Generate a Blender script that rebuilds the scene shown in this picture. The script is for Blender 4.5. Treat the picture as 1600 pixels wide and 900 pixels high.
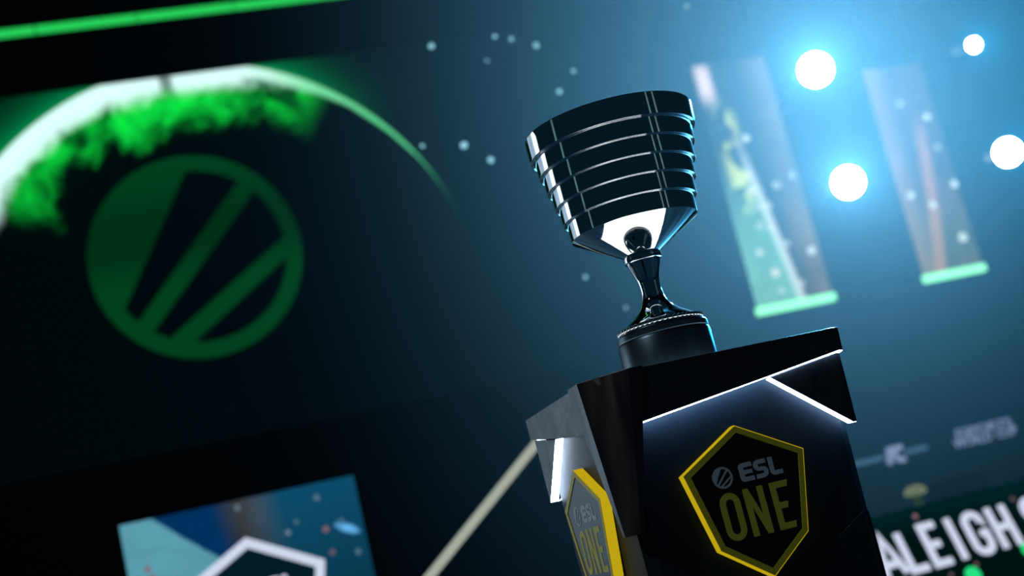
import bpy, bmesh, math, random
from mathutils import Matrix, Vector
for o in list(bpy.data.objects): bpy.data.objects.remove(o)
scene = bpy.context.scene
col = scene.collection
rnd = random.Random(7)

# ---------------------------------------------------------------- camera
F_PX, PITCH, ROLL, YAW = 50 / 36 * 1600, math.radians(11), math.radians(13.7), math.radians(16.5)
fw0 = Vector((math.sin(YAW), math.cos(YAW), 0)); rt0 = Vector((math.cos(YAW), -math.sin(YAW), 0)); up0 = Vector((0, 0, 1))
fw = math.cos(PITCH) * fw0 + math.sin(PITCH) * up0
up1 = -math.sin(PITCH) * fw0 + math.cos(PITCH) * up0
ix = math.cos(ROLL) * rt0 - math.sin(ROLL) * up1
iy = math.sin(ROLL) * rt0 + math.cos(ROLL) * up1
CAM = Vector((-1.02944, -2.55005, 0.77841))
cd = bpy.data.cameras.new('camera'); cd.lens = 50; cd.sensor_width = 36; cd.clip_end = 200
cam = bpy.data.objects.new('camera', cd); col.objects.link(cam); scene.camera = cam
cam.matrix_world = Matrix(((ix.x, iy.x, -fw.x, CAM.x), (ix.y, iy.y, -fw.y, CAM.y), (ix.z, iy.z, -fw.z, CAM.z), (0, 0, 0, 1)))
cd.dof.use_dof = True; cd.dof.focus_distance = 2.62; cd.dof.aperture_fstop = 2.6; cd.dof.aperture_blades = 0

# ---------------------------------------------------------------- world, exposure
world = bpy.data.worlds.new('hall'); scene.world = world; world.use_nodes = True
bgn = world.node_tree.nodes['Background']
bgn.inputs[0].default_value = (0.06, 0.36, 0.6, 1); bgn.inputs[1].default_value = 0.027
scene.view_settings.view_transform = 'Standard'; scene.view_settings.look = 'None'
scene.view_settings.gamma = 1; scene.view_settings.use_curve_mapping = False
scene.view_settings.exposure = 0.0
scene.cycles.use_denoising = True
scene.cycles.volume_bounces = 0; scene.cycles.volume_step_rate = 8; scene.cycles.volume_max_steps = 32
scene.cycles.max_bounces = 5; scene.cycles.glossy_bounces = 5; scene.cycles.diffuse_bounces = 2
scene.cycles.sample_clamp_indirect = 6; scene.cycles.adaptive_threshold = 0.03

# haze and lamp levels, used by the builders below
HAZE_THIN, HAZE_BANK, HAZE_G = 0.00018, 0.0015, 0.45
LAMPS = [  # x, z, watts, colour, aim
    (8.80, 6.35, 46000, (0.17, 0.60, 1.0), (-1.0, -3.0, 3.2)),
    (8.79, 4.72, 40000, (0.17, 0.60, 1.0), (-1.0, -3.0, 3.2)),
    (11.33, 4.75, 8000, (0.0, 0.50, 1.0), (4.0, -3.0, 2.0)),
    (11.33, 6.37, 8000, (0.0, 0.50, 1.0), (4.0, -3.0, 2.0)),
]

# ---------------------------------------------------------------- helpers
def tag(o, label=None, cat=None, group=None, kind=None):
    for k, v in (('label', label), ('category', cat), ('group', group), ('kind', kind)):
        if v: o[k] = v
    return o

def empty(name, loc, label, cat, group=None):
    o = bpy.data.objects.new(name, None); col.objects.link(o); o.location = loc; o.empty_display_size = 0.05
    return tag(o, label, cat, group)

def world_m(o):
    m = o.matrix_basis.copy()
    if o.parent: m = world_m(o.parent) @ o.matrix_parent_inverse @ m
    return m

def link(name, me, mat, parent=None, M=None, smooth=False):
    o = bpy.data.objects.new(name, me); col.objects.link(o)
    if mat: me.materials.clear(); me.materials.append(mat)
    if M is not None: o.matrix_basis = M
    if parent:
        o.parent = parent; o.matrix_parent_inverse = world_m(parent).inverted()
    for p in me.polygons: p.use_smooth = smooth
    return o

def from_bm(name, bm, mat, parent=None, M=None, smooth=False, bevel=0):
    bmesh.ops.recalc_face_normals(bm, faces=bm.faces)
    if bevel:
        bmesh.ops.bevel(bm, geom=list(bm.edges), offset=bevel, segments=2, affect='EDGES', profile=0.6)
    me = bpy.data.meshes.new(name); bm.to_mesh(me); bm.free()
    return link(name, me, mat, parent, M, smooth)

def add_box(bm, a, b):
    vs = [bm.verts.new((x, y, z)) for x in (a[0], b[0]) for y in (a[1], b[1]) for z in (a[2], b[2])]
    for f in ((0, 1, 3, 2), (4, 6, 7, 5), (0, 4, 5, 1), (2, 3, 7, 6), (0, 2, 6, 4), (1, 5, 7, 3)):
        bm.faces.new([vs[i] for i in f])

def box(name, a, b, mat, parent=None, M=None, bevel=0):
    bm = bmesh.new(); add_box(bm, a, b)
    return from_bm(name, bm, mat, parent, M, bevel=bevel)

def hull(name, loops, mat, parent=None, M=None, bevel=0, smooth=False):
    """a solid from stacked loops of equal length, capped at both ends"""
    bm = bmesh.new()
    rings = [[bm.verts.new(p) for p in lp] for lp in loops]
    n = len(rings[0])
    for A, B in zip(rings, rings[1:]):
        for i in range(n): bm.faces.new((A[i], A[(i + 1) % n], B[(i + 1) % n], B[i]))
    bm.faces.new(rings[0]); bm.faces.new(rings[-1])
    return from_bm(name, bm, mat, parent, M, bevel=bevel, smooth=smooth)

def prism(name, poly, z0, z1, mat, parent=None, M=None, bevel=0):
    return hull(name, [[(x, y, z0) for x, y in poly], [(x, y, z1) for x, y in poly]], mat, parent, M, bevel)

def lathe(name, prof, mat, parent=None, M=None, seg=128, sharp=0.5, closed=False):
    bm = bmesh.new(); rings = []
    for r, z in prof:
        if r < 1e-6: rings.append([bm.verts.new((0, 0, z))])
        else: rings.append([bm.verts.new((r * math.cos(2 * math.pi * k / seg), r * math.sin(2 * math.pi * k / seg), z)) for k in range(seg)])
    pairs = list(zip(rings, rings[1:]))
    if closed: pairs.append((rings[-1], rings[0]))
    for A, B in pairs:
        for k in range(seg):
            q = [A[k % len(A)], A[(k + 1) % len(A)], B[(k + 1) % len(B)], B[k % len(B)]]
            u = []
            for v in q:
                if v not in u: u.append(v)
            if len(u) > 2: bm.faces.new(u)
    bmesh.ops.recalc_face_normals(bm, faces=bm.faces)
    for e in bm.edges:
        if len(e.link_faces) == 2 and e.calc_face_angle() > sharp: e.smooth = False
    me = bpy.data.meshes.new(name); bm.to_mesh(me); bm.free()
    return link(name, me, mat, parent, M, True)

def flat(name, contours, depth, mat, parent=None, M=None):
    """outline with holes, filled and given thickness; front face at local z=depth"""
    cu = bpy.data.curves.new(name, 'CURVE'); cu.dimensions = '2D'; cu.fill_mode = 'BOTH'; cu.extrude = depth / 2
    for c in contours:
        s = cu.splines.new('POLY'); s.points.add(len(c) - 1); s.use_cyclic_u = True
        for p, (x, y) in zip(s.points, c): p.co = (x, y, 0, 1)
    return curve_mesh(name, cu, depth, mat, parent, M)

def curve_mesh(name, cu, depth, mat, parent, M):
    t = bpy.data.objects.new('tmp', cu); col.objects.link(t)
    bpy.context.view_layer.update()
    me = bpy.data.meshes.new_from_object(t.evaluated_get(bpy.context.evaluated_depsgraph_get()))
    bpy.data.objects.remove(t)
    me.transform(Matrix.Translation((0, 0, depth / 2))); me.name = name
    return link(name, me, mat, parent, M)

def text(name, body, size, depth, mat, parent, M, sx=1.0):
    cu = bpy.data.curves.new(name, 'FONT'); cu.body = body; cu.size = size; cu.extrude = depth / 2
    cu.align_x = 'CENTER'; cu.align_y = 'CENTER'
    o = curve_mesh(name, cu, depth, mat, None, None)
    o.data.transform(Matrix.Diagonal((sx, 1, 1, 1)))
    o.matrix_basis = M; o.parent = parent; o.matrix_parent_inverse = world_m(parent).inverted()
    return o

def stroke(name, lines, r, mat, parent=None, M=None, squash=0.35, seg=10):
    """puffy letter: round strokes along centre lines, flattened against the panel"""
    bm = bmesh.new()
    for ln in lines:
        pts = [Vector((p[0], p[1], 0)) for p in ln]
        cyc = (pts[0] - pts[-1]).length < 1e-6 and len(pts) > 2
        if cyc: pts = pts[:-1]
        n = len(pts); rings = []
        for i, p in enumerate(pts):
            a = pts[(i - 1) % n] if (cyc or i) else None
            b = pts[(i + 1) % n] if (cyc or i < n - 1) else None
            d0 = (p - a).normalized() if a else (b - p).normalized()
            d1 = (b - p).normalized() if b else d0
            nrm = Vector((-(d0 + d1).y, (d0 + d1).x, 0)).normalized()
            k = min(2.0, 1 / max(0.3, nrm.dot(Vector((-d1.y, d1.x, 0)))))
            rings.append([bm.verts.new(p + nrm * (r * k * math.cos(t)) + Vector((0, 0, squash * r * math.sin(t)))) for t in [2 * math.pi * j / seg for j in range(seg)]])
        idx = list(range(n)) + ([0] if cyc else [])
        for i, j in zip(idx, idx[1:]):
            for q in range(seg): bm.faces.new((rings[i][q], rings[i][(q + 1) % seg], rings[j][(q + 1) % seg], rings[j][q]))
        if not cyc: bm.faces.new(rings[0]); bm.faces.new(rings[-1])
    return from_bm(name, bm, mat, parent, M, smooth=True)

def arc(cx, cy, r, a0, a1, n=10):
    return [(cx + r * math.cos(math.radians(a0 + (a1 - a0) * i / n)), cy + r * math.sin(math.radians(a0 + (a1 - a0) * i / n))) for i in range(n + 1)]

def face_front(y, x=0, z=0):   # local x right, y up, z towards the audience (-Y)
    return Matrix(((1, 0, 0, x), (0, 0, -1, y), (0, 1, 0, z), (0, 0, 0, 1)))

def face_left(x, y=0, z=0):    # seen from -X: local x to -Y, y up, z out to -X
    return Matrix(((0, 0, -1, x), (-1, 0, 0, y), (0, 1, 0, z), (0, 0, 0, 1)))

# ---------------------------------------------------------------- materials
def mat_new(name):
    m = bpy.data.materials.new(name); m.use_nodes = True
    return m, m.node_tree.nodes, m.node_tree.links

def pbr(name, color, rough=0.5, metal=0.0, spec=0.5, noise=None, coat=0.0, trans=0.0):
    m, n, l = mat_new(name); b = n['Principled BSDF']
    b.inputs['Base Color'].default_value = (*color, 1); b.inputs['Roughness'].default_value = rough
    b.inputs['Metallic'].default_value = metal; b.inputs['Specular IOR Level'].default_value = spec
    b.inputs['Coat Weight'].default_value = coat; b.inputs['Coat Roughness'].default_value = 0.08
    if noise:   # scale, amount on colour, amount on roughness, stretch
        sc, ca, ra, st = noise
        tc = n.new('ShaderNodeTexCoord'); mp = n.new('ShaderNodeMapping'); mp.inputs['Scale'].default_value = st
        l.new(tc.outputs['Object'], mp.inputs[0])
        t = n.new('ShaderNodeTexNoise'); t.inputs['Scale'].default_value = sc; t.inputs['Detail'].default_value = 5; t.inputs['Distortion'].default_value = 0.6
        l.new(mp.outputs[0], t.inputs['Vector'])
        r1 = n.new('ShaderNodeMapRange'); r1.inputs[1].default_value = 0.3; r1.inputs[2].default_value = 0.75
        r1.inputs[3].default_value = rough - ra; r1.inputs[4].default_value = rough + ra
        l.new(t.outputs[0], r1.inputs[0]); l.new(r1.outputs[0], b.inputs['Roughness'])
        mx = n.new('ShaderNodeMix'); mx.data_type = 'RGBA'
        mx.inputs['A'].default_value = (*[c * (1 - ca) for c in color], 1); mx.inputs['B'].default_value = (*[min(1, c * (1 + ca)) for c in color], 1)
        l.new(t.outputs[0], mx.inputs['Factor']); l.new(mx.outputs['Result'], b.inputs['Base Color'])
    return m

def glow(name, color, strength, sample=True):
    m, n, l = mat_new(name); n.remove(n['Principled BSDF'])
    e = n.new('ShaderNodeEmission'); e.inputs[0].default_value = (*color, 1); e.inputs[1].default_value = strength
    l.new(e.outputs[0], n['Material Output'].inputs[0])
    if not sample: m.cycles.emission_sampling = 'NONE'
    return m

class X:
    """small expression builder on shader sockets"""
    def __init__(s, tree, v): s.t, s.v = tree, v
    def _b(s, op, *a):
        n = s.t.nodes.new('ShaderNodeMath'); n.operation = op
        for i, q in enumerate((s,) + a):
            q = q.v if isinstance(q, X) else q
            if isinstance(q, (int, float)): n.inputs[i].default_value = q
            else: s.t.links.new(q, n.inputs[i])
        return X(s.t, n.outputs[0])
    def __add__(s, o): return s._b('ADD', o)
    def __sub__(s, o): return s._b('SUBTRACT', o)
    def __mul__(s, o): return s._b('MULTIPLY', o)
    def __truediv__(s, o): return s._b('DIVIDE', o)
    __radd__ = __add__; __rmul__ = __mul__
    def __rsub__(s, o): return s * -1 + o
    def pow(s, o): return s._b('POWER', o)
    def abs(s): return s._b('ABSOLUTE')
    def sqrt(s): return s._b('SQRT')
    def max(s, o): return s._b('MAXIMUM', o)
    def min(s, o): return s._b('MINIMUM', o)
    def atan2(s, o): return s._b('ARCTAN2', o)
    def exp(s): return s._b('EXPONENT')
    def step(s, a, b):
        n = s.t.nodes.new('ShaderNodeMapRange'); n.interpolation_type = 'SMOOTHSTEP'
        n.inputs[1].default_value, n.inputs[2].default_value = (a, b) if a < b else (b, a)
        n.inputs[3].default_value, n.inputs[4].default_value = (0, 1) if a < b else (1, 0)
        s.t.links.new(s.v, n.inputs[0]); return X(s.t, n.outputs[0])

def screen_mat(name, fn, strength=1.0, sample=True):
    """LED picture: fn(x, z, noise) -> list of (weight, rgb); drawn in the panel's own metres"""
    m, n, l = mat_new(name); n.remove(n['Principled BSDF']); t = m.node_tree
    tc = n.new('ShaderNodeTexCoord'); sp = n.new('ShaderNodeSeparateXYZ'); l.new(tc.outputs['Object'], sp.inputs[0])
    def noise(scale, detail=4, dist=0.0, stretch=(1, 1, 1), rough=0.5):
        mp = n.new('ShaderNodeMapping'); mp.inputs['Scale'].default_value = stretch; l.new(tc.outputs['Object'], mp.inputs[0])
        q = n.new('ShaderNodeTexNoise'); q.inputs['Scale'].default_value = scale; q.inputs['Detail'].default_value = detail
        q.inputs['Distortion'].default_value = dist; q.inputs['Roughness'].default_value = rough
        l.new(mp.outputs[0], q.inputs['Vector']); return X(t, q.outputs[0])
    layers = fn(X(t, sp.outputs[0]), X(t, sp.outputs[1]), noise)
    acc = None
    for w, rgb in layers:
        v = n.new('ShaderNodeVectorMath'); v.operation = 'SCALE'; v.inputs[0].default_value = rgb
        if isinstance(w, X): l.new(w.v, v.inputs['Scale'])
        else: v.inputs['Scale'].default_value = w
        if acc is None: acc = v.outputs[0]
        else:
            a = n.new('ShaderNodeVectorMath'); a.operation = 'ADD'; l.new(acc, a.inputs[0]); l.new(v.outputs[0], a.inputs[1]); acc = a.outputs[0]
    e = n.new('ShaderNodeEmission'); l.new(acc, e.inputs[0]); e.inputs[1].default_value = strength
    g = n.new('ShaderNodeBsdfGlossy'); g.inputs[0].default_value = (0.02, 0.02, 0.02, 1); g.inputs[1].default_value = 0.4
    ad = n.new('ShaderNodeAddShader'); l.new(e.outputs[0], ad.inputs[0]); l.new(g.outputs[0], ad.inputs[1])
    l.new(ad.outputs[0], n['Material Output'].inputs[0])
    if not sample: m.cycles.emission_sampling = 'NONE'
    return m

BLACK = pbr('matt_black', (0.006, 0.007, 0.008), 0.7, spec=0.0)
HALL = pbr('hall_black', (0.004, 0.006, 0.007), 0.9, spec=0.0, noise=(0.6, 0.4, 0.05, (1, 1, 1)))
STAGE = pbr('stage_floor_black', (0.012, 0.013, 0.015), 0.35, spec=0.4, noise=(1.5, 0.3, 0.1, (1, 1, 1)))
CLAD = pbr('black_laminate', (0.014, 0.017, 0.024), 0.28, spec=0.5, noise=(7, 0.6, 0.14, (3, 3, 0.5)))
FACE = pbr('black_satin_panel', (0.006, 0.015, 0.028), 0.5, spec=0.12, noise=(9, 0.3, 0.06, (1, 1, 1)))
BADGE = pbr('badge_black', (0.006, 0.006, 0.008), 0.25, spec=0.5)
YELLOW = pbr('yellow_print', (0.75, 0.64, 0.03), 0.45)
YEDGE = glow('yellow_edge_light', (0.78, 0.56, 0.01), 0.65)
OLIVE = pbr('yellow_letter', (0.70, 0.66, 0.06), 0.5)
SILVER = pbr('silver_letter', (0.55, 0.62, 0.70), 0.45)
CHROME = pbr('polished_chrome', (0.86, 0.88, 0.90), 0.035, metal=1.0)
SATIN = pbr('satin_black_metal', (0.055, 0.095, 0.13), 0.34, metal=1.0)
TOPWHITE = glow('white_light_panel', (0.90, 0.95, 1.0), 2.2)
LED = glow('white_led', (0.62, 0.78, 1.0), 15)
GREENLED = glow('green_led', (0.02, 0.62, 0.10), 1.0, False)

# ---------------------------------------------------------------- the setting
YW = 15.3
def struct(name, o): return tag(o, kind='structure')
tag(box('floor', (-16, -12, -0.1), (20, 15.5, 0), STAGE), kind='structure')
tag(box('ceiling', (-16, -12, 11.0), (20, 15.5, 11.1), HALL), kind='structure')
tag(box('wall_back', (-16, YW, 0), (20, YW + 0.2, 11), HALL), kind='structure')

# ---------------------------------------------------------------- haze
def haze_mat(name, density, ramp=None):
    m, n, l = mat_new(name); n.remove(n['Principled BSDF'])
    vs = n.new('ShaderNodeVolumeScatter'); vs.inputs['Color'].default_value = (0.9, 0.97, 1.0, 1)
    vs.inputs['Density'].default_value = density; vs.inputs['Anisotropy'].default_value = HAZE_G
    if ramp:      # the bank thins out towards stage left
        tc = n.new('ShaderNodeTexCoord'); sp = n.new('ShaderNodeSeparateXYZ'); l.new(tc.outputs['Object'], sp.inputs[0])
        v = X(m.node_tree, sp.outputs[0]).step(*ramp) * density + HAZE_THIN
        l.new(v.v, vs.inputs['Density'])
    l.new(vs.outputs[0], n['Material Output'].inputs['Volume'])
    return m
hz = box('haze', (-3.5, 6.0, 0.002), (16.0, 11.0, 9.5), haze_mat('haze_bank', HAZE_BANK, (-0.2, 3.5)))
tag(hz, 'blue stage haze hanging in front of the lamps, behind the trophy', 'haze', kind='stuff')

hz2 = box('haze', (0.5, 11.002, 0.002), (17.0, YW - 0.001, 10.5), haze_mat('thin_haze', 0.00055))
tag(hz2, 'thin blue haze glowing close around the lamps', 'haze', kind='stuff')

# ---------------------------------------------------------------- logo shapes
def rc(cx, cy, r, a0, a1): return arc(cx, cy, r, a0, a1, 6)
def esl_letters():
    H = 385.0
    N = lambda pts: [((x - 598) / H, (475 - y) / H) for x, y in pts]
    def cr(cx, cy, r, a0, a1):   # arc in the y-down drawing frame
        return [(cx + r * math.cos(math.radians(a0 + (a1 - a0) * i / 7)), cy + r * math.sin(math.radians(a0 + (a1 - a0) * i / 7))) for i in range(8)]
    E_ = N([(905, 90)] + cr(688, 180, 90, -90, -180) + cr(688, 385, 90, 180, 90) + [(905, 475), (905, 383), (702, 383), (702, 325), (892, 325), (892, 240), (702, 240), (702, 183), (905, 183)])
    S_ = N([(1225, 90)] + cr(1050, 207.5, 117.5, -90, -270) + [(1142, 325), (1142, 383), (952, 383), (952, 475)] + cr(1128, 358.5, 116.5, 90, -90) + [(1038, 242), (1038, 183), (1225, 183)])
    L_ = N([(1280, 90), (1382, 90), (1382, 383), (1560, 383), (1560, 475)] + cr(1370, 385, 90, 90, 180))
    return [E_, S_, L_]       # height 1, width 2.5

def emblem(R, k=0.812):
    """disc with three dark rays cut out"""
    ang = lambda x, y: math.degrees(math.atan2(284 - y, x - 268))
    out = [arc(0, 0, R, 0, 360, 72)[:-1]]
    def cut(p): return [(k * R * math.cos(math.radians(a)), k * R * math.sin(math.radians(a))) for a in p]
    a0, a1 = ang(280, 92), ang(388, 132)
    out.append(cut([a0 + (a1 - a0) * i / 6 for i in range(7)] + [ang(125, 405), ang(100, 375)]))
    a0, a1 = ang(415, 163), ang(460, 275)
    out.append(cut([a0 + (a1 - a0) * i / 6 for i in range(7)] + [ang(180, 455), ang(150, 432)]))
    a0, a1 = ang(455, 322), ang(228, 470)
    out.append(cut([a0 + (a1 - a0) * i / 16 for i in range(17)]))
    return out

def xf(c, s, x, y): return [(p[0] * s + x, p[1] * s + y) for p in c]

def one_letters():
    """O, N, E of a tall condensed face; height 1"""
    w, s = 0.46, 0.135
    def pill(x0, x1, y0, y1):
        r = (x1 - x0) / 2; cx = (x0 + x1) / 2
        return arc(cx, y1 - r, r, 0, 180, 10) + arc(cx, y0 + r, r, 180, 360, 10)
    O_ = [pill(0, w, 0, 1), pill(s, w - s, s, 1 - s)]
    N_ = [[(0, 0), (s, 0), (s, 0.62), (w - s * 0.95, 0), (w, 0), (w, 1), (w - s, 1), (w - s, 0.40), (s * 0.9, 1), (0, 1)]]
    E_ = [[(0, 0), (0.37, 0), (0.40, s), (s, s), (s, 0.43), (0.30, 0.43), (0.33, 0.43 + s), (s, 0.43 + s), (s, 1 - s), (0.40, 1 - s), (0.43, 1), (0, 1)]]
    return [O_, N_, E_], w

# ================================================================ TROPHY
ZT = 1.067
tr = empty('trophy', (0, 0, ZT), 'tall chrome cup trophy with stepped rings standing on the black plinth', 'trophy')
T0 = Matrix.Identity(4)
lathe('base', [(0, ZT), (0.0915, ZT), (0.0918, ZT + 0.004), (0.0915, ZT + 0.074), (0.0895, ZT + 0.0785), (0.0875, ZT + 0.0795), (0, ZT + 0.0795)], SATIN, tr, T0)
lathe('base_ring', [(0.060, 1.1467), (0.0885, 1.1467), (0.0903, 1.1485), (0.0900, 1.1580), (0.0880, 1.1605), (0.060, 1.1605)], SATIN, tr, T0)
lathe('foot_lip', [(0.050, 1.1605)] + [(0.0765 + 0.0060 * math.cos(t), 1.1650 + 0.0045 * math.sin(t)) for t in [math.radians(a) for a in range(-85, 121, 15)]] + [(0.050, 1.171)], CHROME, tr, T0)
bm = bmesh.new()
for k in range(52):
    a = 2 * math.pi * k / 52
    bmesh.ops.create_icosphere(bm, subdivisions=2, radius=0.0052, matrix=Matrix.Translation((0.0815 * math.cos(a), 0.0815 * math.sin(a), 1.1688)))
tag(from_bm('bead_ring', bm, CHROME, tr, T0, smooth=True), kind='stuff')
stem = [(0.0722, 1.1705), (0.0730, 1.1735), (0.0700, 1.1770), (0.0610, 1.1835), (0.0500, 1.1905), (0.0400, 1.1980), (0.0320, 1.2060), (0.0263, 1.2150), (0.0228, 1.2250), (0.0209, 1.2370), (0.0206, 1.2470), (0.0218, 1.2590), (0.0248, 1.2710), (0.0285, 1.2830), (0.0320, 1.2930), (0.0340, 1.3000)]
def smooth_profile(p, n=4):
    out = []
    for i in range(len(p) - 1):
        p0, p1, p2, p3 = p[max(i - 1, 0)], p[i], p[i + 1], p[min(i + 2, len(p) - 1)]
        for k in range(n):
            t = k / n
            out.append(tuple(0.5 * (2 * b + (c - a) * t + (2 * a - 5 * b + 4 * c - d) * t * t + (3 * b - a - 3 * c + d) * t ** 3) for a, b, c, d in zip(p0, p1, p2, p3)))
    return out + [p[-1]]
lathe('stem', [(0.0, 1.1705)] + smooth_profile(stem) + [(0.0, 1.3)], CHROME, tr, T0, sharp=0.7)
lathe('collar', [(0.0, 1.2995), (0.0345, 1.2995), (0.0368, 1.3005), (0.0376, 1.3020), (0.0376, 1.3100), (0.0366, 1.3118), (0.0, 1.3118)], CHROME, tr, T0)
RB, ZC = 0.1270, 1.3690
lathe('cup_cone', [(0.0, 1.3116), (0.0335, 1.3116), (RB - 0.0008, ZC - 0.0016), (RB, ZC - 0.0006), (RB, ZC), (0, ZC)], CHROME, tr, T0)
hb = 0.0348
for k in range(5):
    r = RB + 0.0078 * k + (0.0005 if k else 0); z0 = ZC + hb * k; z1 = z0 + hb
    rin = r - 0.016
    bead = lambda rr, q: [(rr + q * math.cos(math.radians(a)), z0 + q + q * math.sin(math.radians(a))) for a in range(-165, 1, 15)]
    lip = [(rin, z0 + 0.0016)] + bead(r - 0.0052, 0.0013) + [(r - 0.0038, z0 + 0.0016)] + bead(r - 0.0016, 0.0016) if k else [(rin, z0), (r, z0)]
    lathe('cup_ring', lip + [(r + 0.0010, z1 + 0.0014), (rin, z1 + 0.0014)], CHROME, tr, T0, closed=True)
zr = ZC + 5 * hb
z0 = zr
lathe('cup_rim', [(0.150, zr + 0.0016)] + bead(0.1632, 0.0013) + [(0.1646, zr + 0.0016)] + bead(0.1668, 0.0016) + [(0.1697, 1.5868), (0.1688, 1.5882), (0.1650, 1.5882), (0.1640, 1.5860), (0.150, zr + 0.01)], CHROME, tr, T0, closed=True)
lathe('cup_lining', [(0, ZC + 0.004), (0.105, ZC + 0.006), (0.152, zr + 0.012), (0.150, zr + 0.012), (0.103, ZC + 0.009), (0, ZC + 0.007)], CHROME, tr, T0)

# ================================================================ PLINTH
pl = empty('plinth', (0, 0, 0), 'black angular plinth with white light strips and yellow-edged badges under the trophy', 'plinth')
def oct_loop(hx, hy, c, z):
    return [(-hx + c, -hy, z), (hx - c, -hy, z), (hx, -hy + c, z), (hx, hy - c, z), (hx - c, hy, z), (-hx + c, hy, z), (-hx, hy - c, z), (-hx, -hy + c, z)]
hull('body', [oct_loop(0.205, 0.205, 0.02, 0.0), oct_loop(0.220, 0.215, 0.02, 0.87), oct_loop(0.222, 0.217, 0.02, 1.060)], FACE, pl)
prism('light_panel', [(-0.18, -0.21), (0.215, -0.21), (0.215, 0.18), (0.18, 0.21), (-0.215, 0.21), (-0.215, -0.18)], 1.060, ZT, TOPWHITE, pl)

BAND = [(-0.170, 1.0670), (0.2330, 1.0670), (0.2290, 1.0252), (0.0768, 1.0051), (-0.186, 0.9725)]
TRI = [(0.0768, 1.0051), (0.2250, 1.0246), (0.2178, 0.8945)]
def edge_strip(name, a, b, w, z0, z1, parent, M, mirror):
    """thin light strip along the lower edge a-b of a raised panel, just under it"""
    a, b = Vector(a), Vector(b); d = (b - a).normalized(); nr = Vector((d.y, -d.x))
    if nr.y > 0: nr = -nr
    q = [a, b, b + nr * w, a + nr * w]
    s = -1 if mirror else 1
    return prism(name, [(s * p.x, p.y) for p in q], z0, z1, LED, parent, M)
def side(M, mirror, badge, band_light=True):
    s = -1 if mirror else 1
    mp = lambda poly: [(s * x, y) for x, y in poly]
    b = prism('upper_band', mp(BAND), 0.215, 0.240, CLAD, pl, M, bevel=0.0007)
    if band_light: edge_strip('light_strip', (-0.186, 0.9722), (0.2285, 1.0250), 0.0012, 0.217, 0.2385, b, M, mirror)
    t = prism('corner_panel', mp([(0.083, 1.0035), (0.2250, 1.0220), (0.2178, 0.8945)]), 0.215, 0.2335, CLAD, pl, M, bevel=0.0007)
    edge_strip('light_strip', (0.083, 1.0030), (0.2165, 0.8950), 0.0014, 0.217, 0.2330, t, M, mirror)
    prism('lower_panel', mp([(0.1960, 0.7370), (-0.190, 0.5300), (-0.183, 0.06), (0.188, 0.06)]), 0.205, 0.2185, FACE, pl, M, bevel=0.0006)
    if badge: make_badge(M)
def make_badge(M):
    out = [(-0.0095, 0.9327), (0.1062, 0.8675), (0.0740, 0.7285), (-0.0080, 0.6685), (-0.0925, 0.7300), (-0.1254, 0.8673)]
    inn = [(-0.0095, 0.9210), (0.0950, 0.8620), (0.0655, 0.7350), (-0.0075, 0.6815), (-0.0830, 0.7365), (-0.1125, 0.8620)]
    Z0, Z1 = 0.2165, 0.2350
    p = prism('badge', out, Z0, Z1, BADGE, pl, M)
    p['label'] = 'black shield badge with yellow border and lettering'
    q = 0.0012
    side_out = [(-0.0095 + (x + 0.0095) * 1.012, 0.80 + (y - 0.80) * 1.012) for x, y in out]
    at = lambda z: M @ Matrix.Translation((0, 0, z))
    flat('badge_edge', [side_out, out], Z1 - Z0 + 0.0004, YEDGE, p, at(Z0))
    flat('badge_border', [out, inn], q, YELLOW, p, at(Z1))
    flat('emblem', [xf(c, 1, -0.0555, 0.8500) for c in emblem(0.0190)], 0.0006, SILVER, p, at(Z1))
    for c in esl_letters():
        flat('letter', [xf(c, 0.0325, -0.0225, 0.8345)], 0.0006, SILVER, p, at(Z1))
    (O_, N_, E_), w = one_letters()
    for L_, x in ((O_, -0.0735), (N_, -0.0262), (E_, 0.0250)):
        flat('letter', [xf(c, 0.0835, x, 0.7395) for c in L_], 0.0006, OLIVE, p, at(Z1))
side(face_front(0.0), False, True)
side(face_left(-0.004), True, True, False)
side(Matrix.Rotation(math.pi, 4, 'Z') @ face_front(0.0), False, False)
side(Matrix.Rotation(math.pi, 4, 'Z') @ face_left(0.0), True, False)

def blade(M):
    zt, zb = 1.0695, 0.790
    top = [(-0.252, -0.112, zt), (-0.252, -0.172, zt), (-0.176, -0.244, zt), (-0.150, -0.244, zt), (-0.150, -0.215, zt), (-0.215, -0.112, zt)]
    bot = [(-0.250, -0.212, zb), (-0.250, -0.222, zb), (-0.228, -0.244, zb), (-0.222, -0.244, zb), (-0.212, -0.215, zb), (-0.215, -0.205, zb)]
    return hull('corner_blade', [bot, top], CLAD, pl, M, bevel=0.0006)
NOTCH = pbr('notch_lit_grey', (0.10, 0.12, 0.14), 0.4)  # paler than the blade: light on the groove's inner face, put into the colour
q = lambda f, o, z: (-0.252 + 0.076 * f - 0.69 * o, -0.172 - 0.072 * f - 0.73 * o, z)
hull('notch', [[q(0.27, -0.004, 1.0705), q(0.43, -0.004, 1.0705), q(0.47, -0.004, 1.043)], [q(0.31, 0.0012, 1.0700), q(0.43, 0.0012, 1.0700), q(0.47, 0.0022, 1.043)]], NOTCH, pl)
for k in (0, 2): blade(Matrix.Rotation(k * math.pi / 2, 4, 'Z'))

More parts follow.
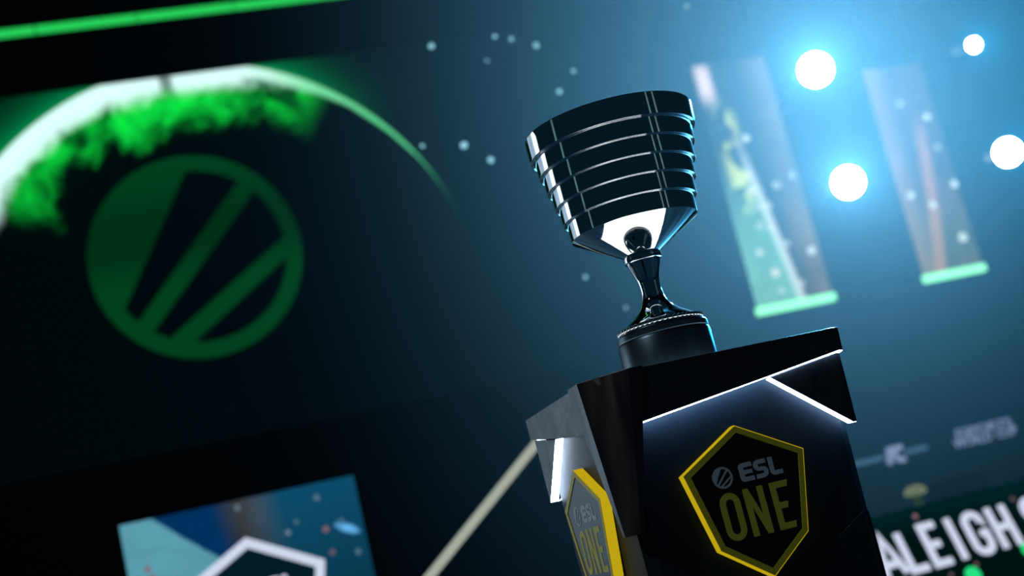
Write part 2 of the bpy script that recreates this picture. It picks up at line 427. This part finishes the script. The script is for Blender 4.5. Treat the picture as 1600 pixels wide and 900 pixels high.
# ================================================================ LED WALL WITH PLANET
KW = (15.2 + 2.55005) / (9.0 + 2.55005)     # picture drawn at 9 m, moved to the wall's distance
def wx(x): return CAM.x + (x - CAM.x) * KW
def wz(z): return CAM.z + (z - CAM.z) * KW
pcx, pcz, PR = wx(-0.06), wz(3.34), 2.20 * KW
def planet(x, z, noise):
    r = (x * x + z * z).sqrt() / PR
    th = x.atan2(z)                       # 0 at the top, positive to the right
    nb = noise(0.75, 6, 1.0, rough=0.6); nf = noise(2.6, 6, 0.9, rough=0.65); nl = noise(0.9, 2, 0.3, (1, 1, 1))
    left = th.step(0.62, 0.20)            # broad white limb on the upper left
    far = th.step(-1.12, -0.80)
    wid = left * 0.044 + th.step(1.35, 0.45) * 0.038 + 0.002
    d = 1.0 - r                            # depth below the limb
    rag = wid * (nb * 1.3 + nf * 0.7 * left + 0.20)
    inside = d.step(-0.004, 0.006)
    limb = th.step(-1.25, -1.0) * inside * (d / rag).step(1.35, 0.60) * th.step(1.42, 0.98)
    warm = limb * th.step(0.95, 0.35)
    band = th.step(-0.98, -0.74) * inside * (d / (nb * 0.44 + nf * 0.16 - 0.04)).step(1.10, 0.60) * th.step(0.66, 0.46)
    cl = band * (nb.step(0.30, 0.62) * 0.75 + nf.step(0.38, 0.68) * 0.45) * (1 - limb)
    rock = far * inside * th.step(0.22, 0.34) * th.step(0.62, 0.50) * nf.step(0.44, 0.56) * d.step(0.03, 0.06)
    edge = far * (1 - d.step(-0.002, 0.004)) * (d * 17).exp() * th.step(0.95, 0.30)
    break1 = 1 - ((th + 0.04).abs() + (nf - 0.5) * 0.05).step(0.030, 0.012) * 0.75
    deep = far * inside * (d * -9).exp() * th.step(0.6, 0.0)
    return [(limb * break1 * (1 - rock * 0.7), (0.08, 0.52, 0.20)), (warm * left * break1 * (1 - rock), (0.50, 0.30, 0.60)), (warm * (1 - left) * break1, (0.10, 0.10, 0.12)),
            (cl * (1 - rock * 0.9), (0.003, 0.64, 0.045)), (edge, (0.0, 0.19, 0.055)), (deep, (0.0, 0.010, 0.005)), (1.0, (0.0, 0.0012, 0.0018))]
PLANET = screen_mat('planet_picture', planet, 1.3, False)
ws = empty('led_wall', (pcx, 15.2, wz(2.33)), 'huge dark screen showing a green planet edge and round green emblem', 'screen')
zt, zb_ = wz(5.45), wz(2.33)
x0, x1 = wx(-5.2), wx(3.0)
pic = prism('picture', [(x0 - pcx, zb_ - pcz), (x1 - pcx, zb_ - pcz), (x1 - pcx, zt - pcz), (x0 - pcx, zt - pcz)], -0.06, 0.0, PLANET, ws, face_front(15.2, pcx, pcz))
EMB = screen_mat('emblem_green', lambda x, z, nz: [((z.step(1.25, 0.2) * 0.25 + z.step(0.2, -0.4) * 0.75) * 0.55 + z.step(0.4, 1.3) * 0.5 + 0.45, (0.0, 0.050, 0.011))], 1.0, False)
flat('emblem', emblem(0.866 * KW, 0.845), 0.01, EMB, ws, face_front(15.2, wx(-0.17), wz(3.87)))
hd = box('header', (x0, 15.1, zt + 0.002), (x1, 15.25, wz(6.6)), BLACK, ws)
for k in range(10):
    a = x0 + (x1 - x0) * k / 10
    box('green_light_bar', (a + 0.008, 15.06, wz(5.945)), (a + (x1 - x0) / 10 - 0.008, 15.10, wz(6.01)), GREENLED, hd)

# ================================================================ PICTURE SCREEN WITH WHITE SHIELD
def picture(x, z, noise):
    n1 = noise(1.6, 3, 0.5)
    pale = (x + z * 1.05 + (n1 - 0.5) * 0.10).step(-0.155, -0.185)
    navy = (1 - pale) * (x + z * 0.1).step(0.02, -0.16)
    brown = (1 - pale) * ((x - 0.06 + z * 0.1).abs()).step(0.22, 0.02) * z.step(-0.25, 0.25)
    teal = (1 - pale) * x.step(-0.02, 0.25)
    splash = ((x - 0.59) * (x - 0.59) * 2.0 + (z - 0.01) * (z - 0.01) * 5 + (x - 0.59) * (z - 0.01) * 4.5 + (noise(22, 3) - 0.5) * 0.010).step(0.006, 0.0005)
    return [(pale * (n1 * 0.5 + 0.75), (0.11, 0.36, 0.46)), (navy, (0.0, 0.035, 0.125)), (brown, (0.05, 0.055, 0.06)), (teal * (z * 0.7 + 0.75), (0.005, 0.085, 0.17)), (splash, (0.15, 0.5, 0.9))]
scr = empty('picture_screen', (-0.43, 6.0, 0.0), 'low blue picture screen with a white outlined shield below the dark wall', 'screen')
SM = face_front(6.0, -0.43, 1.25)
prism('picture', [(-0.692, -0.95), (0.686, -0.95), (0.686, 0.309), (-0.692, 0.309)], -0.04, 0.0, screen_mat('blue_picture', picture, 1.0, False), scr, SM)
box('casing', (-1.14, 6.04, 0.0), (0.275, 6.14, 1.565), BLACK, scr)
PUFF = glow('white_letter_light', (0.62, 0.68, 0.85), 1.0, False)
DARKPIC = glow('shield_dark', (0.001, 0.012, 0.022), 1.0, False)
k_ = 3.36
hexa = [(-0.008, 0.055), (0.386, -0.156), (0.276, -0.625), (-0.008, -0.83), (-0.292, -0.625), (-0.402, -0.156)]
prism('shield', hexa, 0.0, 0.004, DARKPIC, scr, SM)
stroke('shield_outline', [hexa + [hexa[0]]], 0.027, PUFF, scr, SM @ Matrix.Translation((0, 0, 0.012)))
for c in esl_letters(): flat('letter', [xf(c, 0.115, -0.055, -0.290)], 0.012, PUFF, scr, SM @ Matrix.Translation((0, 0, 0.005)))
flat('shield_emblem', [xf(c, 1, -0.165, -0.235) for c in emblem(0.066)], 0.012, PUFF, scr, SM @ Matrix.Translation((0, 0, 0.005)))
def spark(parent, M, x, z, r, mat, ring=False):
    c = [xf(arc(0, 0, 1, 0, 360, 14)[:-1], r, x, z)]
    if ring: c.append(xf(arc(0, 0, 1, 0, 360, 14)[:-1], r * 0.55, x, z))
    return flat('sparkle', c, 0.002, mat, parent, M)
SPK = glow('pale_sparkle', (0.16, 0.26, 0.36), 1.0, False); SPR = glow('pink_sparkle', (0.22, 0.13, 0.15), 1.0, False)
for x, z, r, m_, g in ((0.445, 0.225, 0.016, SPK, True), (-0.02, 0.265, 0.016, SPK, True), (0.46, 0.03, 0.018, SPR, False), (0.24, 0.06, 0.014, SPK, False), (0.30, 0.11, 0.011, SPK, True), (0.47, -0.11, 0.016, SPR, True), (0.62, -0.14, 0.015, SPK, True), (0.56, 0.06, 0.012, SPK, True), (-0.58, 0.03, 0.018, SPR, False), (-0.56, -0.02, 0.016, SPR, False), (0.08, -0.105, 0.016, SPR, False)):
    spark(scr, SM @ Matrix.Translation((0, 0, 0.001)), x, z, r, m_, g)

# ================================================================ SLANTED LETTER SCREEN
tau = math.radians(22)
lf = empty('letter_screen', (4.0, 5.0, 0.0), 'slanted dark screen with large white RALEIGH lettering beside the plinth', 'screen')
LM = Matrix(((1, 0, 0, 0), (0, math.sin(tau), -math.cos(tau), 5.0), (0, math.cos(tau), math.sin(tau), 0), (0, 0, 0, 1)))
LSCR = screen_mat('dark_green_picture', lambda x, z, nz: [(nz(1.3, 3, 0.5, (1, 1, 1)) * 1.2, (0.0, 0.010, 0.010)), (z.step(0.45, 0.62), (0.0, 0.008, 0.010))], 1.0, False)
prism('picture', [(1.2, 0.02), (8.2, 0.02), (8.2, 0.64), (1.2, 0.64)], -0.03, 0.0, LSCR, lf, LM)
hull('stand', [[(1.2, 5.02, 0.0), (8.2, 5.02, 0.0), (8.2, 5.5, 0.0), (1.2, 5.5, 0.0)], [(1.2, 5.25, 0.575), (8.2, 5.25, 0.575), (8.2, 5.5, 0.575), (1.2, 5.5, 0.575)]], BLACK, lf)
t0, t1 = 0.262, 0.504; tm = (t0 + t1) / 2; rs = 0.0235
def gl(x): return [(x + 0.105, 0.445), (x + 0.105, 0.46)] + arc(x + 0.06, 0.452, 0.052, 0, 180, 8) + arc(x + 0.06, 0.312, 0.052, 180, 360, 8) + [(x + 0.112, 0.375), (x + 0.075, 0.375)]
LET = [('letter', [[(3.02, t0), (3.085, t1), (3.155, t0)], [(3.04, 0.33), (3.13, 0.33)]]),
       ('letter', [[(3.197, t1), (3.197, t0), (3.300, t0)]]),
       ('letter', [[(3.452, t1), (3.357, t1), (3.357, t0), (3.457, t0)], [(3.357, tm), (3.438, tm)]]),
       ('letter', [[(3.545, t1 + 0.012), (3.545, t0 - 0.012)]]),
       ('letter', [gl(3.640)]),
       ('letter', [[(3.828, t1 + 0.012), (3.828, t0 - 0.012)], [(3.928, t1 + 0.012), (3.928, t0 - 0.012)], [(3.828, tm), (3.928, tm)]]),
       ('letter', [arc(4.115, 0.448, 0.055, 20, 180, 8) + arc(4.115, 0.435, 0.055, 180, 270, 5) + arc(4.115, 0.325, 0.055, 90, -160, 12)])]
for nm, ls in LET: stroke(nm, ls, rs, PUFF, lf, LM @ Matrix.Translation((0, 0, 0.010)), squash=0.4)
GSP = glow('green_sparkle', (0.02, 0.75, 0.22), 1.0, False)
LT = LM @ Matrix.Translation((0, 0, 0.002))
for x, t, r, m_ in ((3.540, 0.150, 0.052, GSP), (3.960, 0.212, 0.048, GSP), (3.374, 0.580, 0.017, SPR), (3.592, 0.205, 0.013, SPR), (4.034, 0.535, 0.013, SPR), (3.407, 0.182, 0.012, SPR)):
    spark(lf, LT, x, t, r, m_, m_ is SPR and r < 0.016)

# ================================================================ SPONSOR SIGNS ON POSTS
SIGN = glow('dim_sign_letters', (0.20, 0.27, 0.42), 1.0, False)
SIGND = glow('dim_sign_bars', (0.04, 0.10, 0.16), 1.0, False)
POST = pbr('post_black', (0.01, 0.012, 0.014), 0.6)
def sign_post(name, x, label):
    s = empty(name, (x, 10.0, 0), label, 'sign')
    box('base', (x - 0.25, 9.85, 0), (x + 0.25, 10.35, 0.03), POST, s)
    box('post', (x - 0.045, 10.08, 0.03), (x + 0.045, 10.16, 1.0), POST, s)
    return s
s1 = sign_post('sponsor_sign', 6.05, 'dim pale monogram sign between two bars right of the plinth')
SG = face_front(10.0)
box('cross_bar', (5.70, 10.03, 0.985), (6.44, 10.08, 1.015), POST, s1)
box('left_bar', (5.62, 10.0, 0.980), (5.94, 10.03, 1.030), SIGND, s1); box('right_bar', (6.19, 10.0, 0.980), (6.43, 10.03, 1.030), SIGND, s1)
stroke('letter', [[(5.985, 0.925), (6.015, 1.085)]], 0.030, SIGN, s1, SG)
stroke('letter', [arc(6.125, 1.005, 0.062, 55, 305, 12), [(6.020, 1.06), (6.10, 1.065)]], 0.026, SIGN, s1, SG)
s2 = sign_post('sponsor_sign', 7.10, 'dim pale two-line lettered sign at the right edge')
box('back_board', (6.72, 10.03, 0.93), (7.48, 10.08, 1.09), POST, s2)
text('lettering', 'ESPORTS', 0.125, 0.01, SIGN, s2, face_front(10.02, 7.10, 1.055), 1.32)
text('lettering', 'WORLD', 0.125, 0.01, SIGN, s2, face_front(10.02, 6.95, 0.965), 0.95)
text('lettering', 'CUP', 0.125, 0.01, SIGN, s2, face_front(10.02, 7.34, 0.965), 0.95)

# dark monitor backs and a small lamp behind the letter screen
def monitor(x, y, label):
    r = empty('monitor', (x, y, 0.0), label, 'monitor', 'monitors behind the letter screen')
    box('screen', (x - 0.27, y, 0.36), (x + 0.27, y + 0.05, 0.68), BLACK, r, bevel=0.006)
    box('stand', (x - 0.03, y + 0.05, 0.02), (x + 0.03, y + 0.09, 0.5), BLACK, r)
    box('foot', (x - 0.12, y - 0.08, 0.0), (x + 0.12, y + 0.16, 0.02), BLACK, r)
monitor(5.40, 8.0, 'dark blurred monitor below the two-line sign')
lp = empty('small_lamp', (3.87, 6.0, 0), 'small pale yellow-green lamp above the white lettering', 'lamp')
lathe('shade', [(0, 0.715), (0.045, 0.708), (0.072, 0.685), (0.078, 0.655), (0.05, 0.645), (0, 0.645)], glow('lamp_shade', (0.14, 0.18, 0.12), 1.0, False), lp, Matrix.Translation((3.87, 6.0, 0)), seg=24)
lathe('stem', [(0, 0), (0.08, 0), (0.08, 0.02), (0.02, 0.03), (0.022, 0.5), (0.034, 0.645), (0, 0.645)], glow('lamp_stem', (0.02, 0.05, 0.035), 1.0, False), lp, Matrix.Translation((3.87, 6.0, 0)), seg=24)

# ================================================================ LEANING TUBE
bt = empty('leaning_tube', (0.525, 4.0, 0.0), 'pale beige tube leaning diagonally behind the left side of the plinth', 'tube')
TUBE = glow('tube_pale', (0.36, 0.40, 0.34), 1.0, False)
def rod(name, a, b, r, mat, parent, seg=20):
    a, b = Vector(a), Vector(b); d = b - a
    M = Matrix.Translation(a) @ d.to_track_quat('Z', 'Y').to_matrix().to_4x4()
    L = d.length
    return lathe(name, [(0, 0), (r * 0.9, 0), (r, r * 0.1), (r, L - r * 0.1), (r * 0.9, L), (0, L)], mat, parent, M, seg)
dx, dz = 0.845 - 0.204, 1.339 - 0.851
p0 = (0.204 - dx * 0.80 / dz, 4.0, 0.051)
rod('glowing_tube', p0, (0.204 + dx * 0.62 / dz, 4.0, 0.851 + 0.62), 0.0215, TUBE, bt)
rod('support', (0.204 + dx * 0.6 / dz, 4.05, 0), (0.204 + dx * 0.6 / dz, 4.05, 1.50), 0.02, POST, bt)
box('foot', (p0[0] - 0.05, 3.95, 0), (p0[0] + 0.06, 4.05, 0.075), POST, bt)

# ================================================================ HANGING BANNERS
def banner_a(x, z, noise):
    n1 = noise(2.2, 4, 0.6); n2 = noise(1.0, 3, 1.0)
    l_ = (x + (z + 1.6) * 0.11).step(0.16, -0.02)
    streak = ((x - 0.10 + (z + 1.6) * 0.13).abs()).step(0.09, 0.02) * z.step(0.9, -0.2)
    mint = l_ * z.step(0.6, -1.0)
    yel = ((x + 0.28).abs()).step(0.22, 0.05) * n1.step(0.46, 0.56) * z.step(-0.7, 0.0) * z.step(1.3, 0.7)
    red = ((x + 0.42).abs()).step(0.16, 0.04) * ((z - 1.45).abs()).step(0.42, 0.10)
    orange = x.step(0.0, 0.5) * n2
    return [(mint * (n1 * 0.6 + 0.6), (0.15, 0.42, 0.30)), (streak, (0.45, 0.45, 0.42)), (yel, (0.50, 0.55, 0.12)), (red, (0.75, 0.55, 0.5)), (orange, (0.26, 0.15, 0.06)), (1.0, (0.02, 0.03, 0.03))]
def banner_b(x, z, noise):
    n1 = noise(1.3, 4, 0.8)
    st = ((x + 0.16 - (z + 1.3) * 0.20 + (z + 1.3) * (z + 1.3) * 0.02).abs()).step(0.14, 0.03) * z.step(0.9, 0.2)
    low = z.step(0.0, -1.3)
    return [(n1, (0.20, 0.10, 0.04)), (st, (0.34, 0.13, 0.06)), (low, (0.01, 0.07, 0.04)), (x.step(-0.1, -0.4), (0.16, 0.08, 0.04))]
def plain(x, z, noise):
    return [(noise(1.2, 4, 0.8) * 1.4, (0.25, 0.42, 0.42))]
BARG = glow('mint_light_bar', (0.28, 1.0, 0.45), 1.4, False)
BMAT = [screen_mat('banner_mint', banner_a, 1.0, False), screen_mat('banner_rust', banner_b, 0.8, False), screen_mat('banner_grey', plain, 0.55, False)]
SPW = glow('white_sparkle', (0.62, 0.70, 0.62), 1.0, False)
def banner(xc, y, zb, w, h, mat, label, M=None, sparks=()):
    b = empty('hanging_banner', (xc, y, zb), label, 'banner', 'lit banners hung around the stage')
    M = M or face_front(y, xc, zb + h / 2)
    prism('picture', [(-w / 2, -h / 2), (w / 2, -h / 2), (w / 2, h / 2), (-w / 2, h / 2)], -0.03, 0.0, mat, b, M)
    prism('light_bar', [(-w / 2 - 0.03, -h / 2 - 0.06)] + [(w / 2 + 0.03, -h / 2 - 0.06), (w / 2 + 0.03, -h / 2 + 0.045), (-w / 2 - 0.03, -h / 2 + 0.045)], -0.05, 0.03, BARG, b, M, bevel=0.02)
    prism('top_rail', [(-w / 2 - 0.03, h / 2), (w / 2 + 0.03, h / 2), (w / 2 + 0.03, h / 2 + 0.08), (-w / 2 - 0.03, h / 2 + 0.08)], -0.05, 0.03, POST, b, M)
    for s in (-1, 1):
        prism('hanging_wire', [(s * w * 0.4 - 0.006, h / 2 + 0.08), (s * w * 0.4 + 0.006, h / 2 + 0.08), (s * w * 0.4 + 0.006, 11 - zb - h / 2), (s * w * 0.4 - 0.006, 11 - zb - h / 2)], -0.016, -0.004, POST, b, M)
    for x, z, r, g in sparks: spark(b, M @ Matrix.Translation((0, 0, 0.003)), x, z, r, SPW, g)
    return b
banner(7.56, 14.0, 3.25, 1.08, 3.4, BMAT[0], 'mint and orange lit banner hanging just right of the trophy cup',
       sparks=[(-0.31, -0.95, 0.045, 0), (-0.17, -1.25, 0.06, 0), (-0.16, -1.5, 0.04, 1), (0.42, -1.05, 0.055, 0), (-0.2, -0.6, 0.045, 1), (-0.06, -0.65, 0.045, 1), (-0.14, -0.35, 0.045, 1), (0.0, -0.35, 0.045, 1), (0.19, -0.1, 0.05, 1), (0.1, -0.9, 0.04, 1), (0.15, -1.45, 0.04, 1), (-0.17, -0.1, 0.05, 0), (-0.05, 0.6, 0.05, 0), (0.45, 0.0, 0.04, 1)])
banner(9.95, 14.0, 3.24, 0.90, 3.0, BMAT[1], 'dim rust-coloured lit banner hanging farther right between the lamps',
       sparks=[(-0.30, -0.35, 0.05, 0), (-0.02, -0.53, 0.05, 0), (0.40, -0.30, 0.055, 0), (0.28, -1.05, 0.065, 0), (0.32, 0.25, 0.04, 1), (0.30, 0.7, 0.05, 0), (-0.05, 0.95, 0.04, 1)])

def toward(x, y, z):       # panel turned to face the plinth
    a = math.atan2(-x, y)
    return Matrix.Translation((x, y, z)) @ Matrix.Rotation(a, 4, 'Z') @ face_front(0)
for x, y, w, h, mt, lb in ((-8.6, 1.0, 0.45, 5.0, 2, 'narrow grey lit banner beside the left edge of the stage'),
                           (6.2, -5.6, 0.35, 5.0, 2, 'narrow grey lit banner on the right of the audience'), (5.0, -6.4, 0.30, 5.0, 2, 'narrow grey lit banner at the right rear of the audience')):
    banner(x, y, 1.0, w, h, BMAT[mt], lb, toward(x, y, 1.0 + h / 2))
def side_picture(x, z, noise):
    n1 = noise(0.9, 4, 0.8); bright = x.step(0.2, -1.0) * x.step(-2.9, -2.0)
    lines = noise(6.0, 2, 0.0, (1, 0.02, 0.02)).step(0.55, 0.62) * bright
    return [(n1 * 1.2, (0.34, 0.50, 0.64)), (bright * 1.2, (0.9, 0.95, 0.9)), (lines, (0.9, 0.25, 0.0))]
ss = empty('side_screen', (-5.2, 8.0, 0), 'pale blue-grey picture screen standing left of the dark wall', 'screen')
prism('picture', [(-3.0, -1.95), (3.0, -1.95), (3.0, 1.95), (-3.0, 1.95)], -0.04, 0.0, screen_mat('pale_picture', side_picture, 1.8, False), ss, face_front(8.0, -5.2, 2.45))
box('casing', (-8.22, 8.04, 0.0), (-2.18, 8.14, 4.42), BLACK, ss)

# ================================================================ STAGE LAMPS
LENS = glow('lamp_lens', (0.90, 0.96, 1.0), 40, False)
LB = pbr('lamp_body_black', (0.01, 0.01, 0.012), 0.5)
def lamp(x, z, watts, c, aim, label, k):
    y = 14.0
    L = empty('stage_lamp', (x, y, z), label, 'lamp', 'bright lamps shining through the haze')
    d = (Vector(CAM) - Vector((x, y, z))).normalized()
    M = Matrix.Translation((x, y, z)) @ d.to_track_quat('Z', 'Y').to_matrix().to_4x4()
    M = M @ Matrix.Diagonal((k, k, 1, 1))
    lathe('housing', [(0, -0.42), (0.14, -0.40), (0.20, -0.25), (0.235, -0.02), (0.235, 0.0), (0, 0.0)], LB, L, M, 40)
    lathe('lens', [(0, 0.0), (0.23, 0.0), (0.21, 0.02), (0.12, 0.04), (0, 0.05)], LENS, L, M, 40)
    box('yoke', (x - 0.26, y + 0.16, z - 0.04), (x + 0.26, y + 0.22, z + 0.06), LB, L)
    box('wall_bracket', (x - 0.015, y + 0.20, z - 0.02), (x + 0.015, YW - 0.002, z + 0.02), LB, L)
    sd = bpy.data.lights.new('lamp_beam', 'SPOT'); sd.energy = watts; sd.color = c; sd.shadow_soft_size = 0.12
    sd.spot_size = math.radians(72); sd.spot_blend = 1.0
    so = bpy.data.objects.new('lamp_beam', sd); col.objects.link(so)
    p = Vector((x, y, z)) + d * 0.30
    so.matrix_basis = Matrix.Translation(p) @ (p - Vector(aim)).to_track_quat('Z', 'Y').to_matrix().to_4x4()
    so.parent = L; so.matrix_parent_inverse = world_m(L).inverted()
LAB = ['large glaring white lamp high above the mint banner', 'large glaring white lamp between the two banners, lower of the left pair', 'glaring white lamp at the right edge of the picture', 'smallest glaring lamp at the top right corner']
for (x, z, w, c, aim), lb, k in zip(LAMPS, LAB, (0.95, 0.88, 0.8, 0.40)): lamp(x, z, w, c, aim, lb, k)

# front wash lamp over the audience
wp = Vector((-8.0, -2.8, 8.5))
fl_ = empty('wash_lamp', wp, 'black wash lamp hanging at the left side of the hall', 'lamp')
wd = (Vector((0, 0, 1.0)) - wp).normalized()
WM = Matrix.Translation(wp) @ wd.to_track_quat('Z', 'Y').to_matrix().to_4x4()
lathe('housing', [(0, -0.40), (0.09, -0.38), (0.12, -0.20), (0.14, 0.0), (0.13, 0.0), (0.11, -0.03), (0, -0.03)], LB, fl_, WM, 32)
lathe('lens', [(0, -0.025), (0.105, -0.025), (0.06, -0.012), (0, -0.008)], glow('wash_lens', (1.0, 0.92, 0.8), 6, False), fl_, WM, 32)
box('hanging_pipe', (wp.x - 0.02, wp.y - 0.02, wp.z + 0.1), (wp.x + 0.02, wp.y + 0.02, 11.0), LB, fl_)
wl = bpy.data.lights.new('wash_beam', 'SPOT'); wl.energy = 760; wl.color = (1.0, 0.94, 0.84); wl.spot_size = math.radians(18); wl.spot_blend = 0.8; wl.shadow_soft_size = 0.08
wo = bpy.data.objects.new('wash_beam', wl); col.objects.link(wo)
wo.matrix_basis = Matrix.Translation(wp + wd * 0.06) @ (-wd).to_track_quat('Z', 'Y').to_matrix().to_4x4(); wo.parent = fl_; wo.matrix_parent_inverse = world_m(fl_).inverted()

# ================================================================ DRIFTING FLAKES
FL = bpy.data.materials.new('pale_flake'); FL.use_nodes = True
nn, ll = FL.node_tree.nodes, FL.node_tree.links; nn.remove(nn['Principled BSDF'])
d1 = nn.new('ShaderNodeBsdfDiffuse'); d1.inputs[0].default_value = (0.34, 0.27, 0.23, 1); d2 = nn.new('ShaderNodeBsdfTranslucent'); d2.inputs[0].default_value = (0.34, 0.27, 0.23, 1)
ad = nn.new('ShaderNodeAddShader'); ll.new(d1.outputs[0], ad.inputs[0]); ll.new(d2.outputs[0], ad.inputs[1]); ll.new(ad.outputs[0], nn['Material Output'].inputs[0])
def px_ray(x, y): return (fw * F_PX + ix * (x - 800) + iy * (450 - y)).normalized()
FLK = [(674, 72, 1.0, 'upper left of the trophy, above the planet'), (838, 71, 1.2, 'directly above the left rim of the cup'), (799, 61, 0.6, 'high above the cup, middle of a row of three'), (773, 57, 0.5, 'high above the cup, left of a row of three'),
       (725, 227, 1.5, 'left of the cup beside the planet edge, larger of the pair'), (767, 250, 1.1, 'left of the cup, lower of the pair'), (896, 111, 0.6, 'close above the cup rim, upper'), (874, 143, 0.7, 'close above the cup rim, lower'),
       (761, 95, 0.45, 'alone left of the row above the cup'), (915, 433, 0.7, 'below the cup, left of the stem'), (978, 481, 0.7, 'left of the trophy foot'), (1073, 10, 0.8, 'at the top edge right of the cup'), (660, 228, 0.5, 'touching the thin green planet edge')]
for x, y, s, where in FLK:
    d = px_ray(x, y); p = CAM + d * 9.0
    bm = bmesh.new(); k = 10
    up = [bm.verts.new((0.018 * s ** 0.5 * math.cos(2 * math.pi * i / k), 0.018 * s ** 0.5 * math.sin(2 * math.pi * i / k), 0.0008 * math.sin(4 * math.pi * i / k))) for i in range(k)]
    dn = [bm.verts.new(v.co - Vector((0, 0, 0.0006))) for v in up]
    for i in range(k): bm.faces.new((up[i], up[(i + 1) % k], dn[(i + 1) % k], dn[i]))
    bm.faces.new(up); bm.faces.new(dn[::-1])
    tilt = Vector((rnd.uniform(-.5, .5), -1, rnd.uniform(-.4, .4)))
    o = from_bm('confetti_flake', bm, FL, None, Matrix.Translation(p) @ tilt.to_track_quat('Z', 'Y').to_matrix().to_4x4())
    tag(o, 'tiny pale flake drifting ' + where, 'confetti', 'pale flakes drifting in the haze')
